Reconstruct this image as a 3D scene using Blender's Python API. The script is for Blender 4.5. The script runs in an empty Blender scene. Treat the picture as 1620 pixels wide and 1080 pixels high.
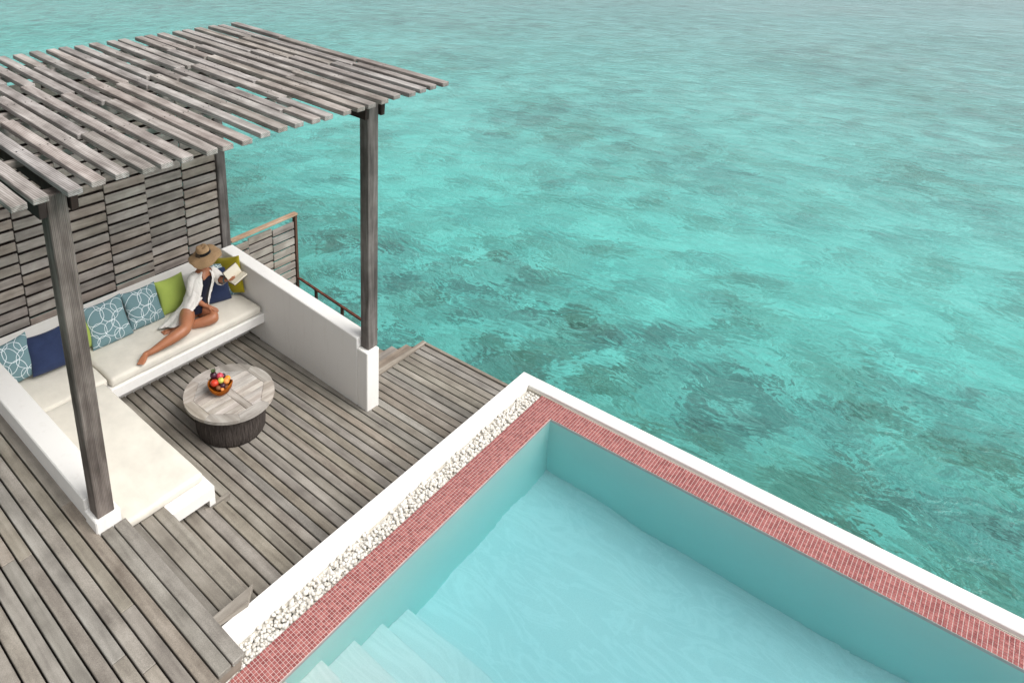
import bpy, bmesh, math, random
from mathutils import Vector, Matrix, noise as mnoise
R = math.radians
rnd = random.Random(7)
scene = bpy.context.scene
COL = scene.collection

# ------------------------------------------------------------------ camera
# X runs along the deck planks (towards the pool), Y across them (towards the open sea), Z up, metres
cam_d = bpy.data.cameras.new('camera')
cam = bpy.data.objects.new('camera', cam_d)
COL.objects.link(cam)
right = Vector((0.71718114, 0.69685575, -0.00657799))
down = Vector((0.22444667, -0.23990875, -0.94449324))
fwd = Vector((-0.65975367, 0.67589633, -0.32846499))
m3 = Matrix((right, -down, -fwd)).transposed()
cam.matrix_world = Matrix.Translation((0, 0, 4.5)) @ m3.to_4x4()
cam_d.sensor_fit = 'HORIZONTAL'
cam_d.sensor_width = 36.0
cam_d.lens = 36.0 * 1117.3 / 1620
cam_d.shift_x = (810 - 564.34) / 1620
cam_d.shift_y = -(540 - 238.11) / 1620
cam_d.clip_start = 0.05
cam_d.clip_end = 2000
scene.camera = cam

# ------------------------------------------------------------------ world, sun, exposure
world = bpy.data.worlds.new('World')
scene.world = world
world.use_nodes = True
wn = world.node_tree
for n in list(wn.nodes):
    wn.nodes.remove(n)
SUN_EL, SUN_AZ = R(52), R(20)          # azimuth of the sun from +X towards +Y
sky = wn.nodes.new('ShaderNodeTexSky')
sky.sky_type = 'NISHITA'
sky.sun_disc = False
sky.sun_elevation = SUN_EL
sky.sun_rotation = R(90) - SUN_AZ
sky.air_density = 1.0
sky.dust_density = 4.0
sky.ozone_density = 1.0
hs = wn.nodes.new('ShaderNodeHueSaturation')
hs.inputs['Saturation'].default_value = 0.10      # a veiled, overcast sky
hs.inputs['Value'].default_value = 1.0
bg = wn.nodes.new('ShaderNodeBackground')
bg.inputs['Strength'].default_value = 0.125
wo = wn.nodes.new('ShaderNodeOutputWorld')
wn.links.new(sky.outputs[0], hs.inputs['Color'])
wn.links.new(hs.outputs[0], bg.inputs['Color'])
wn.links.new(bg.outputs[0], wo.inputs['Surface'])
sun_d = bpy.data.lights.new('sun', 'SUN')
sun_d.energy = 1.5
sun_d.angle = R(38)
sun_d.color = (1.0, 0.965, 0.92)
sun = bpy.data.objects.new('sun', sun_d)
COL.objects.link(sun)
sdir = Vector((math.cos(SUN_EL) * math.cos(SUN_AZ), math.cos(SUN_EL) * math.sin(SUN_AZ), math.sin(SUN_EL)))
sun.rotation_euler = sdir.to_track_quat('Z', 'Y').to_euler()
scene.view_settings.view_transform = 'Standard'
scene.view_settings.look = 'None'
scene.view_settings.gamma = 1.0
scene.view_settings.use_curve_mapping = False
scene.view_settings.exposure = 0.62
scene.render.engine = 'CYCLES'
cy = scene.cycles
cy.use_denoising = True
cy.max_bounces = 10
cy.transmission_bounces = 8
cy.diffuse_bounces = 4
cy.glossy_bounces = 4
cy.caustics_refractive = True
cy.caustics_reflective = False
cy.blur_glossy = 1.0


# ------------------------------------------------------------------ material helpers
class NT:
    def __init__(self, name):
        self.m = bpy.data.materials.new(name)
        self.m.use_nodes = True
        self.t = self.m.node_tree
        for n in list(self.t.nodes):
            self.t.nodes.remove(n)
        self.out = self.t.nodes.new('ShaderNodeOutputMaterial')

    def n(self, kind, **kw):
        nd = self.t.nodes.new('ShaderNode' + kind)
        for k, v in kw.items():
            if k.startswith('_'):
                setattr(nd, k[1:], v)
            else:
                nd.inputs[k.replace('_', ' ')].default_value = v
        return nd

    def l(self, a, b):
        self.t.links.new(a, b)

    def math(self, op, a, b=None, c=None, clamp=False):
        nd = self.t.nodes.new('ShaderNodeMath')
        nd.operation = op
        nd.use_clamp = clamp
        for i, v in enumerate((a, b, c)):
            if v is None:
                continue
            if isinstance(v, (int, float)):
                nd.inputs[i].default_value = v
            else:
                self.l(v, nd.inputs[i])
        return nd.outputs[0]

    def vmath(self, op, a, b=None):
        nd = self.t.nodes.new('ShaderNodeVectorMath')
        nd.operation = op
        for i, v in enumerate((a, b)):
            if v is None:
                continue
            if isinstance(v, (tuple, list, Vector)):
                nd.inputs[i].default_value = v
            else:
                self.l(v, nd.inputs[i])
        return nd.outputs['Value'] if op in ('DISTANCE', 'LENGTH', 'DOT_PRODUCT') else nd.outputs[0]

    def noise(self, vec, scale, detail=3, rough=0.5, dist=0.0, color=False):
        nd = self.t.nodes.new('ShaderNodeTexNoise')
        nd.inputs['Scale'].default_value = scale
        nd.inputs['Detail'].default_value = detail
        nd.inputs['Roughness'].default_value = rough
        nd.inputs['Distortion'].default_value = dist
        if vec is not None:
            self.l(vec, nd.inputs['Vector'])
        return nd.outputs['Color' if color else 'Fac']

    def ramp(self, fac, stops, interp='LINEAR'):
        nd = self.t.nodes.new('ShaderNodeValToRGB')
        cr = nd.color_ramp
        cr.interpolation = interp
        while len(cr.elements) < len(stops):
            cr.elements.new(0.5)
        for e, (p, c) in zip(cr.elements, stops):
            e.position = p
            if isinstance(c, (int, float)):
                c = (c, c, c)
            e.color = (*c, 1)
        self.l(fac, nd.inputs[0])
        return nd.outputs[0]

    def mix(self, fac, a, b, mode='MIX'):
        nd = self.t.nodes.new('ShaderNodeMix')
        nd.data_type = 'RGBA'
        nd.blend_type = mode
        for s, v in ((nd.inputs[0], fac), (nd.inputs[6], a), (nd.inputs[7], b)):
            if isinstance(v, (int, float)):
                s.default_value = v
            elif isinstance(v, (tuple, list)):
                s.default_value = (*v, 1)
            else:
                self.l(v, s)
        return nd.outputs[2]

    def coords(self, scale=(1, 1, 1), rand=0.0, which='Object'):
        tc = self.t.nodes.new('ShaderNodeTexCoord')
        v = tc.outputs[which]
        if rand:
            oi = self.t.nodes.new('ShaderNodeObjectInfo')
            r = self.math('MULTIPLY', oi.outputs['Random'], rand)
            cb = self.t.nodes.new('ShaderNodeCombineXYZ')
            for i in range(3):
                self.l(r, cb.inputs[i])
            v = self.vmath('ADD', v, cb.outputs[0])
            self.rand = oi.outputs['Random']
        if scale != (1, 1, 1):
            v = self.vmath('MULTIPLY', v, scale)
        return v

    def bump(self, h, strength=0.3, distance=0.002, normal=None):
        nd = self.t.nodes.new('ShaderNodeBump')
        nd.inputs['Strength'].default_value = strength
        nd.inputs['Distance'].default_value = distance
        self.l(h, nd.inputs['Height'])
        if normal is not None:
            self.l(normal, nd.inputs['Normal'])
        return nd.outputs[0]

    def bsdf(self, color, rough=0.6, normal=None, spec=0.5, **kw):
        nd = self.t.nodes.new('ShaderNodeBsdfPrincipled')
        if isinstance(color, (tuple, list)):
            nd.inputs['Base Color'].default_value = (*color, 1)
        else:
            self.l(color, nd.inputs['Base Color'])
        if isinstance(rough, (int, float)):
            nd.inputs['Roughness'].default_value = rough
        else:
            self.l(rough, nd.inputs['Roughness'])
        nd.inputs['Specular IOR Level'].default_value = spec
        for k, v in kw.items():
            nd.inputs[k.replace('_', ' ')].default_value = v
        if normal is not None:
            self.l(normal, nd.inputs['Normal'])
        self.l(nd.outputs[0], self.out.inputs['Surface'])
        return nd


def wood(name, axis, dark, mid, light, streak=1.0, speck=0.0, vary=0.35, cathedral=0.0, rough=0.75):
    t = NT(name)
    base = t.coords(rand=53.0)
    al, ac = 1.1, 12.0
    sc = [ac] * 3
    sc[axis] = al
    v1 = t.vmath('MULTIPLY', base, tuple(sc))
    n1 = t.noise(v1, 1.6, 3, 0.50, 0.6)
    sc2 = [ac * 3.2] * 3
    sc2[axis] = al * 4
    n2 = t.noise(t.vmath('MULTIPLY', base, tuple(sc2)), 1.3, 2, 0.5)
    n3 = t.noise(base, 3.5, 4, 0.6)
    f = t.math('ADD', t.math('MULTIPLY', n1, 0.55 * streak), t.math('MULTIPLY', n2, 0.16 * streak))
    f = t.math('ADD', f, t.math('MULTIPLY', n3, 0.5))
    if cathedral:
        w = t.t.nodes.new('ShaderNodeTexWave')
        w.wave_type = 'RINGS'
        w.inputs['Scale'].default_value = 3.5
        w.inputs['Distortion'].default_value = 3.0
        w.inputs['Detail'].default_value = 2.0
        sc3 = [9.0] * 3
        sc3[axis] = 0.55
        t.l(t.vmath('MULTIPLY', base, tuple(sc3)), w.inputs['Vector'])
        f = t.math('ADD', f, t.math('MULTIPLY', t.math('SUBTRACT', w.outputs['Fac'], 0.5), cathedral))
    lo = 0.26 * streak + 0.13
    hi = 0.45 * streak + 0.36
    nf = t.math('DIVIDE', t.math('SUBTRACT', f, lo), hi - lo, clamp=True)
    c = t.ramp(nf, [(0.0, dark), (0.5, mid), (1.0, light)])
    if speck:
        s = t.noise(base, 260, 2, 0.7)
        c = t.mix(speck, c, t.ramp(s, [(0.33, 0.25), (0.5, 0.5), (0.68, 0.78)]), 'OVERLAY')
    # every board weathers to its own tone
    rv = t.math('FRACT', t.math('MULTIPLY', t.rand, 7.31))
    val = t.math('ADD', t.math('MULTIPLY', rv, vary), 1.0 - vary * 0.5)
    hsv = t.n('HueSaturation')
    t.l(val, hsv.inputs['Value'])
    t.l(t.math('ADD', t.math('MULTIPLY', t.math('FRACT', t.math('MULTIPLY', t.rand, 23.7)), 0.6), 0.75), hsv.inputs['Saturation'])
    t.l(t.math('ADD', t.math('MULTIPLY', t.math('FRACT', t.math('MULTIPLY', t.rand, 91.1)), 0.02), 0.487), hsv.inputs['Hue'])
    t.l(c, hsv.inputs['Color'])
    h = t.math('ADD', n1, t.math('MULTIPLY', n2, 0.4))
    t.bsdf(hsv.outputs[0], rough, t.bump(h, 0.3, 0.003), 0.25)
    return t.m


def plaster(name, col, vary=0.04):
    t = NT(name)
    v = t.coords()
    n = t.noise(v, 2.2, 5, 0.6)
    n2 = t.noise(v, 60, 3, 0.6)
    st = t.noise(t.vmath('MULTIPLY', v, (3, 3, 0.6)), 2.0, 5, 0.65)
    f = t.math('ADD', t.math('MULTIPLY', n, 0.6), t.math('MULTIPLY', st, 0.4))
    c = t.mix(t.math('MULTIPLY', t.math('SUBTRACT', f, 0.3, clamp=True), 2 * vary * 4, clamp=True), col, tuple(x * (0.86 + 0.02 * i) for i, x in zip((2, 1, 0), col)))
    g2 = t.noise(t.vmath('MULTIPLY', v, (9, 9, 1.2)), 1.6, 6, 0.7)
    c = t.mix(t.ramp(g2, [(0.55, 0.0), (0.75, 0.22)]), c, (0.52, 0.49, 0.44))
    t.bsdf(c, 0.7, t.bump(n2, 0.12, 0.002), 0.3)
    return t.m


def fabric(name, col, sc=700, rough=0.9, vary=0.08, fold=0.0):
    t = NT(name)
    v = t.coords(rand=9.0)
    n = t.noise(v, 5, 4, 0.6)
    w = t.noise(v, sc, 1, 0.5)
    c = t.mix(t.ramp(n, [(0.3, 0.0), (0.7, 1.0)]), tuple(x * (1 - vary) for x in col), tuple(min(1, x * (1 + vary)) for x in col))
    n2 = t.noise(v, 14, 3, 0.55)
    h = t.math('ADD', t.math('MULTIPLY', w, 0.15), n2)
    if fold:
        f1 = t.noise(v, 22, 4, 0.6, 1.2)
        h = t.math('ADD', h, t.math('MULTIPLY', f1, 3.2 * fold))
    t.bsdf(c, rough, t.bump(h, 0.35, 0.006), 0.15, **{'Sheen Weight': 0.15})
    return t.m


M = {}
M['deck'] = wood('deck_wood', 0, (0.128, 0.113, 0.096), (0.238, 0.217, 0.186), (0.345, 0.319, 0.279), 0.6, 0.5, 0.24)
M['deck_y'] = wood('deck_wood_across', 1, (0.13, 0.11, 0.09), (0.24, 0.21, 0.175), (0.36, 0.325, 0.28), 0.9, 0.2, 0.2)
gd, gm, gl = (0.11, 0.095, 0.086), (0.25, 0.226, 0.208), (0.45, 0.42, 0.395)
M['roof'] = wood('pergola_wood', 0, gd, gm, gl, 1.0, 0.05, 0.32, 0.16)
M['roof_y'] = wood('pergola_wood_across', 1, gd, gm, gl, 1.0, 0.05, 0.25)
M['screen'] = wood('screen_wood', 1, (0.15, 0.128, 0.112), (0.275, 0.242, 0.215), (0.42, 0.38, 0.34), 0.8, 0.1, 0.28)
M['post'] = wood('post_wood', 2, (0.045, 0.037, 0.033), (0.125, 0.106, 0.095), (0.25, 0.22, 0.20), 1.15, 0.05, 0.12, 0.12)
M['rail'] = wood('rail_wood', 1, (0.20, 0.13, 0.10), (0.36, 0.27, 0.21), (0.50, 0.42, 0.35), 1.0, 0.1, 0.1)
M['darkwood'] = wood('dark_wood', 2, (0.02, 0.014, 0.012), (0.035, 0.026, 0.022), (0.06, 0.045, 0.04), 1.0, 0, 0.1)
M['rust'] = wood('rusty_iron', 2, (0.035, 0.014, 0.009), (0.085, 0.035, 0.022), (0.16, 0.075, 0.045), 1.0, 0.1, 0.1)
M['white'] = plaster('white_plaster', (0.80, 0.785, 0.755))
M['coping'] = plaster('white_coping', (0.84, 0.83, 0.80), 0.02)
M['seat'] = fabric('cream_fabric', (0.66, 0.625, 0.55))
M['green'] = fabric('lime_fabric', (0.31, 0.39, 0.085))
M['olive'] = fabric('mustard_fabric', (0.30, 0.25, 0.012))
M['navy'] = fabric('navy_fabric', (0.022, 0.034, 0.082), vary=0.2)
M['shirt'] = fabric('white_linen', (0.74, 0.715, 0.67), 500, vary=0.06, fold=1.0)
M['swim'] = fabric('black_fabric', (0.008, 0.009, 0.02))
M['band'] = fabric('hat_band_fabric', (0.006, 0.006, 0.006))

# teal fabric printed with white looping rings
t = NT('ring_print_fabric')
v = t.coords()
sep = t.n('SeparateXYZ')
t.l(v, sep.inputs[0])
cmb = t.n('CombineXYZ')
t.l(sep.outputs[0], cmb.inputs[0])
t.l(sep.outputs[2], cmb.inputs[1])
wob = t.noise(cmb.outputs[0], 9, 1, 0.5, 0, True)
pv = t.vmath('ADD', cmb.outputs[0], t.vmath('MULTIPLY', t.vmath('SUBTRACT', wob, (0.5, 0.5, 0.5)), (0.03, 0.03, 0)))
acc = None
rr = random.Random(4)
for cx, cyy, r in [(-.12, .10, .095), (.03, .08, .085), (.13, .12, .065), (.12, -.02, .095), (.01, -.07, .075), (-.11, -.05, .07), (-.06, .03, .12),
                   (-.10, -.16, .055), (.14, -.17, .08), (-.03, .18, .055), (-.19, -.13, .06), (.06, -.15, .05)]:
    d = t.vmath('DISTANCE', pv, (cx, cyy, 0))
    a = t.math('ABSOLUTE', t.math('SUBTRACT', d, r))
    acc = a if acc is None else t.math('MINIMUM', acc, a)
line = t.math('LESS_THAN', acc, 0.0024)
nn = t.noise(v, 300, 2)
cc = t.mix(line, t.mix(nn, (0.12, 0.205, 0.225), (0.165, 0.265, 0.285)), (0.66, 0.72, 0.74))
t.bsdf(cc, 0.9, t.bump(t.noise(v, 14, 3), 0.35, 0.006), 0.15)
M['teal'] = t.m

# skin
t = NT('skin')
v = t.coords()
n = t.noise(v, 14, 4, 0.6)
c = t.mix(n, (0.33, 0.125, 0.06), (0.46, 0.195, 0.10))
t.bsdf(c, 0.42, t.bump(t.noise(v, 180, 2), 0.08, 0.001), 0.5, **{'Subsurface Weight': 0.08, 'Subsurface Radius': (0.012, 0.005, 0.003)})
M['skin'] = t.m
# straw
t = NT('straw')
v = t.coords()
g = t.n('TexGradient', _gradient_type='RADIAL')
t.l(v, g.inputs[0])
ln = t.vmath('LENGTH', t.vmath('MULTIPLY', v, (1, 1, 0.6)))
rings = t.math('SINE', t.math('MULTIPLY', ln, 900))
n = t.noise(v, 120, 3, 0.7)
c = t.mix(n, (0.17, 0.095, 0.045), (0.60, 0.40, 0.22))
t.bsdf(c, 0.8, t.bump(t.math('ADD', t.math('MULTIPLY', rings, 0.4), n), 0.6, 0.003), 0.3)
M['straw'] = t.m
t = NT('hair')
v = t.coords((90, 90, 6))
c = t.mix(t.noise(v, 1), (0.02, 0.012, 0.007), (0.10, 0.06, 0.03))
t.bsdf(c, 0.5)
M['hair'] = t.m


def plain(name, col, rough=0.6, sc=40, vary=0.15, bump=0.0, **kw):
    t = NT(name)
    v = t.coords(rand=11)
    n = t.noise(v, sc, 3, 0.6)
    c = t.mix(n, tuple(x * (1 - vary) for x in col), tuple(min(1, x * (1 + vary)) for x in col))
    t.bsdf(c, rough, t.bump(n, bump, 0.003) if bump else None, 0.4, **kw)
    return t.m


M['page'] = plain('book_page', (0.70, 0.64, 0.52), 0.8, 30, 0.08)
M['cover'] = plain('book_cover', (0.10, 0.075, 0.06), 0.6)
M['red'] = plain('red_fruit_skin', (0.55, 0.045, 0.02), 0.35, 25, 0.45)
M['pink'] = plain('pink_fruit_skin', (0.50, 0.06, 0.09), 0.35, 25, 0.4)
M['orange'] = plain('orange_fruit_skin', (0.75, 0.28, 0.02), 0.4, 25, 0.3)
M['peach'] = plain('peach_fruit_skin', (0.72, 0.24, 0.06), 0.5, 14, 0.45)
M['lime'] = plain('green_fruit_skin', (0.50, 0.50, 0.10), 0.4, 20, 0.3)
M['plum'] = plain('purple_fruit_skin', (0.045, 0.010, 0.022), 0.35, 25, 0.4)
M['brown'] = plain('brown_fruit_skin', (0.20, 0.075, 0.03), 0.6, 50, 0.4)
M['leaf'] = plain('fruit_leaf', (0.06, 0.10, 0.03), 0.5)
M['bangle'] = plain('bracelet_metal', (0.06, 0.12, 0.13), 0.3)
M['hole'] = plain('nail_head', (0.015, 0.013, 0.012), 0.5)
M['bowl'] = wood('bowl_wood', 0, (0.14, 0.05, 0.022), (0.27, 0.11, 0.05), (0.42, 0.20, 0.10), 1.0, 0.0, 0.05)
M['grout'] = plain('pale_grout', (0.60, 0.47, 0.44), 0.8, 60, 0.08)
M['joist'] = plain('dark_joist', (0.022, 0.018, 0.015), 0.9)
M['mortar'] = plain('cream_mortar', (0.50, 0.465, 0.40), 0.85, 30, 0.08)

M['channel'] = plain('channel_grit', (0.24, 0.22, 0.19), 0.9, 30, 0.3)
# glazed rose mosaic, tone varying from tile to tile (colour attribute-free: by cell of the grid)
t = NT('rose_mosaic')
v = t.coords()
cell = t.vmath('FLOOR', t.vmath('MULTIPLY', t.vmath('ADD', v, (100.0, 100.0, 0)), (1 / 0.0228, 1 / 0.0228, 0)))
wn_ = t.n('TexWhiteNoise')
t.l(cell, wn_.inputs[0])
c = t.ramp(wn_.outputs['Value'], [(0.0, (0.23, 0.062, 0.060)), (0.5, (0.315, 0.098, 0.092)), (1.0, (0.40, 0.145, 0.132))])
t.bsdf(c, 0.22, None, 0.5)
M['tile'] = t.m

t = NT('white_pebble')
v = t.coords()
n = t.noise(v, 9, 3)
n2 = t.noise(v, 55, 2, 0.5)
c = t.mix(t.ramp(n2, [(0.35, 0.0), (0.65, 1.0)]), (0.58, 0.54, 0.47), (0.74, 0.72, 0.68))
t.bsdf(c, 0.6, t.bump(n, 0.2, 0.002), 0.3)
M['pebble'] = t.m

t = NT('thatched_fibre')
v = t.coords()
a = t.noise(t.vmath('MULTIPLY', v, (70, 70, 7)), 1.3, 5, 0.7)
c = t.ramp(a, [(0.3, (0.028, 0.023, 0.021)), (0.55, (0.075, 0.062, 0.055)), (0.75, (0.14, 0.118, 0.106))])
t.bsdf(c, 0.9, t.bump(a, 1.0, 0.012), 0.2)
M['fibre'] = t.m

# pool render, pale green-grey with a fine sparkle
t = NT('pool_render')
v = t.coords()
n = t.noise(v, 150, 3, 0.7)
n2 = t.noise(v, 1.1, 4, 0.6)
c = t.mix(t.ramp(n, [(0.35, 0), (0.65, 1)]), (0.70, 0.72, 0.69), (0.77, 0.79, 0.76))
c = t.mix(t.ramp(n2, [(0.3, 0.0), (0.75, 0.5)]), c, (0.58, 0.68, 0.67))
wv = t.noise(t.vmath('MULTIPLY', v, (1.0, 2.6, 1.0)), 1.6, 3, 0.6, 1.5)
c = t.mix(t.ramp(wv, [(0.44, 0.0), (0.50, 0.35), (0.56, 0.0)]), c, (0.86, 0.87, 0.85))  # faint caustic ripples of light painted into the render colour
t.bsdf(c, 0.7, None, 0.3)
M['poolwall'] = t.m
t = NT('pool_wall_render')
v = t.coords()
c = t.mix(t.noise(v, 1.4, 4, 0.6), (0.46, 0.70, 0.64), (0.56, 0.80, 0.74))
c = t.mix(t.ramp(t.noise(v, 120, 2, 0.7), [(0.4, 0), (0.6, 0.3)]), c, (0.58, 0.68, 0.65))
t.bsdf(c, 0.7, None, 0.3)
M['poolside'] = t.m


def water_surface(t, height, dist, tint, rough=0.0):
    nrm = t.bump(height, 1.0, dist)
    g = t.t.nodes.new('ShaderNodeBsdfGlass')
    g.inputs['IOR'].default_value = 1.33
    g.inputs['Roughness'].default_value = rough
    g.inputs['Color'].default_value = (*tint, 1)
    t.l(nrm, g.inputs['Normal'])
    t.l(g.outputs[0], t.out.inputs['Surface'])


# pool water: refracting surface over an absorbing volume
t = NT('pool_water')
v = t.coords()
warp = t.noise(v, 0.8, 2, 0.5, 0, True)
vv = t.vmath('ADD', v, t.vmath('MULTIPLY', warp, (0.9, 0.9, 0)))
h = t.math('ADD', t.noise(vv, 1.5, 1, 0.4), t.math('ADD', t.math('MULTIPLY', t.noise(vv, 5.0, 2, 0.5), 0.07), t.math('MULTIPLY', t.noise(vv, 17.0, 2, 0.5), 0.012)))
water_surface(t, h, 0.05, (1.0, 1.0, 1.0))
va = t.n('VolumeAbsorption')
va.inputs['Color'].default_value = (0.22, 0.86, 0.95, 1)
va.inputs['Density'].default_value = 0.55
t.l(va.outputs[0], t.out.inputs['Volume'])
M['poolwater'] = t.m

# sea: clear shallow water over pale coral sand and reef, bent by two trains of wind ripples.
# The bottom is read through the ripples: its pattern is displaced by the slope of the same wave field that bends the reflections.
t = NT('sea_water')
v = t.coords()
warp = t.noise(v, 0.35, 3, 0.5, 0, True)
WOFF = t.vmath('MULTIPLY', warp, (1.2, 1.2, 0))
gust = t.ramp(t.noise(v, 0.09, 3, 0.6), [(0.35, 0.6), (0.65, 1.2)])


def waves(off):
    vv = t.vmath('ADD', t.vmath('ADD', v, WOFF), off)
    rot = t.n('Mapping')
    rot.inputs['Rotation'].default_value = (0, 0, R(-38))
    rot.inputs['Scale'].default_value = (0.85, 1.5, 1)
    t.l(vv, rot.inputs['Vector'])
    w1 = t.noise(rot.outputs[0], 0.85, 3, 0.5, 0.2)
    w2 = t.noise(rot.outputs[0], 3.0, 5, 0.62, 0.6)
    w3 = t.noise(vv, 11.0, 3, 0.6)
    h = t.math('ADD', t.math('ADD', t.math('MULTIPLY', w1, 0.50), t.math('MULTIPLY', w2, 0.42)), t.math('MULTIPLY', w3, 0.10))
    return t.math('MULTIPLY', h, gust)


EPS = 0.06
h0, hx, hy = waves((0, 0, 0)), waves((EPS, 0, 0)), waves((0, EPS, 0))
gx = t.math('DIVIDE', t.math('SUBTRACT', hx, h0), EPS)
gy = t.math('DIVIDE', t.math('SUBTRACT', hy, h0), EPS)
cg = t.n('CombineXYZ')
t.l(gx, cg.inputs[0])
t.l(gy, cg.inputs[1])
vb = t.vmath('ADD', t.vmath('ADD', v, (-0.6, 1.1, 0)), t.vmath('MULTIPLY', cg.outputs[0], (0.24, 0.24, 0)))
w = t.noise(vb, 0.7, 4, 0.55, 0, True)
pv = t.vmath('ADD', vb, t.vmath('MULTIPLY', t.vmath('SUBTRACT', w, (0.5, 0.5, 0.5)), (2.2, 2.2, 0)))
near = t.n('MapRange')
near.inputs['From Min'].default_value = 13.4
near.inputs['From Max'].default_value = 9.8
near.interpolation_type = 'SMOOTHSTEP'
spw = t.n('SeparateXYZ')
t.l(pv, spw.inputs[0])
t.l(t.math('ADD', spw.outputs[1], t.math('MULTIPLY', spw.outputs[0], -0.10)), near.inputs['Value'])
blob = near.outputs[0]
for bx, by, br, bs in [(-6.5, 11.2, 1.5, 0.8), (-10.5, 19.3, 2.6, .7), (-6.2, 18.3, 2.2, .6), (-4.2, 34, 8, .55), (-1.9, 20.5, 2.3, .6), (-18, 24, 4, .5), (-13, 14, 1.8, .4), (0.5, 28, 5, .6), (-3.4, 12.6, 1.2, .7), (-24, 32, 6, .45), (1.2, 16, 1.6, .6)]:
    mr = t.n('MapRange')
    mr.inputs['From Min'].default_value = br * 1.3
    mr.inputs['From Max'].default_value = br * 0.3
    mr.inputs['To Max'].default_value = bs
    mr.interpolation_type = 'SMOOTHSTEP'
    t.l(t.vmath('DISTANCE', pv, (bx, by, 0)), mr.inputs['Value'])
    blob = t.math('MAXIMUM', blob, mr.outputs[0])
cloud = t.noise(pv, 1.15, 9, 0.66)
big = t.noise(vb, 0.16, 3, 0.5)
hole = t.noise(t.vmath('ADD', vb, t.vmath('MULTIPLY', t.vmath('SUBTRACT', w, (0.5, 0.5, 0.5)), (0.9, 0.9, 0))), 1.45, 6, 0.58)
mott = t.noise(pv, 4.5, 7, 0.74)
farm = t.math('ADD', t.math('ADD', cloud, t.math('MULTIPLY', big, 0.35)), t.math('MULTIPLY', blob, 0.16))
farr = t.ramp(farm, [(0.62, 0.0), (0.69, 0.22), (0.79, 0.48), (0.90, 0.8)])
nearm = t.math('ADD', t.math('MULTIPLY', cloud, 0.42), t.math('MULTIPLY', hole, 0.68))
nearr = t.ramp(nearm, [(0.546, 0.0), (0.566, 0.74), (0.66, 1.0)])
reef = t.math('MAXIMUM', farr, t.math('MULTIPLY', nearr, t.ramp(blob, [(0.15, 0.0), (0.85, 1.0)])))
sandc = t.mix(t.noise(vb, 0.9, 5, 0.6), (0.062, 0.37, 0.335), (0.15, 0.55, 0.50))
far_sky_sheen = t.n('MapRange')
far_sky_sheen.inputs['From Min'].default_value = 13
far_sky_sheen.inputs['From Max'].default_value = 60
t.l(spw.outputs[1], far_sky_sheen.inputs['Value'])
sandc = t.mix(far_sky_sheen.outputs[0], sandc, (0.24, 0.46, 0.47))  # sky reflection at low angles painted in as greyer sand far out
reefc = t.mix(t.ramp(t.noise(vb, 0.45, 3), [(0.42, 0), (0.58, 1)]), (0.030, 0.105, 0.098), (0.028, 0.118, 0.066))
reefc = t.mix(t.ramp(mott, [(0.38, 0), (0.62, 1)]), t.mix(0.5, reefc, (0.012, 0.045, 0.043)), t.mix(0.5, reefc, (0.09, 0.25, 0.225)))
c = t.mix(reef, sandc, reefc)
c = t.mix(t.ramp(mott, [(0.32, 0.0), (0.47, 0.22), (0.6, 0.0)]), c, (0.03, 0.13, 0.12))
c = t.mix(t.math('MULTIPLY', far_sky_sheen.outputs[0], 0.5), c, (0.235, 0.41, 0.425))  # the same painted sky reflection laid over sand and reef alike
nb = t.n('Bump')
nb.inputs['Strength'].default_value = 1.0
nb.inputs['Distance'].default_value = 0.11
t.l(h0, nb.inputs['Height'])
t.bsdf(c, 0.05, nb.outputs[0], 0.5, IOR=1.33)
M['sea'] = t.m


# ------------------------------------------------------------------ geometry helpers
def link(o, parent=None):
    COL.objects.link(o)
    if parent is not None:
        o.parent = parent
        o.matrix_parent_inverse = Matrix.Identity(4)
        pw = world_of(parent)
        o.location = Vector(o.location) - pw
    return o


def world_of(o):
    p = Vector((0, 0, 0))
    while o is not None:
        p += Vector(o.location)
        o = o.parent
    return p


def thing(name, loc, label=None, cat=None, group=None, kind=None):
    o = bpy.data.objects.new(name, None)
    o.location = loc
    o.empty_display_size = 0.1
    COL.objects.link(o)
    return tag(o, label, cat, group, kind)


def tag(o, label=None, cat=None, group=None, kind=None):
    if label: o['label'] = label
    if cat: o['category'] = cat
    if group: o['group'] = group
    if kind: o['kind'] = kind
    return o


def mesh_obj(name, verts, faces, mat, parent=None, loc=(0, 0, 0), smooth=False, rot=None):
    me = bpy.data.meshes.new(name)
    me.from_pydata([tuple(v) for v in verts], [], faces)
    me.validate()
    bm = bmesh.new()
    bm.from_mesh(me)
    bmesh.ops.recalc_face_normals(bm, faces=bm.faces)
    bm.to_mesh(me)
    bm.free()
    me.materials.append(mat)
    if smooth:
        for p in me.polygons:
            p.use_smooth = True
    o = bpy.data.objects.new(name, me)
    o.location = loc
    if rot is not None:
        o.rotation_euler = rot
    return link(o, parent)


def bm_obj(name, bm, mat, parent=None, loc=(0, 0, 0), smooth=False):
    bmesh.ops.recalc_face_normals(bm, faces=bm.faces)
    me = bpy.data.meshes.new(name)
    bm.to_mesh(me)
    bm.free()
    me.materials.append(mat)
    if smooth:
        for p in me.polygons:
            p.use_smooth = True
    o = bpy.data.objects.new(name, me)
    o.location = loc
    return link(o, parent)


BOXF = [(0, 1, 3, 2), (4, 6, 7, 5), (0, 4, 5, 1), (2, 3, 7, 6), (0, 2, 6, 4), (1, 5, 7, 3)]


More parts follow.
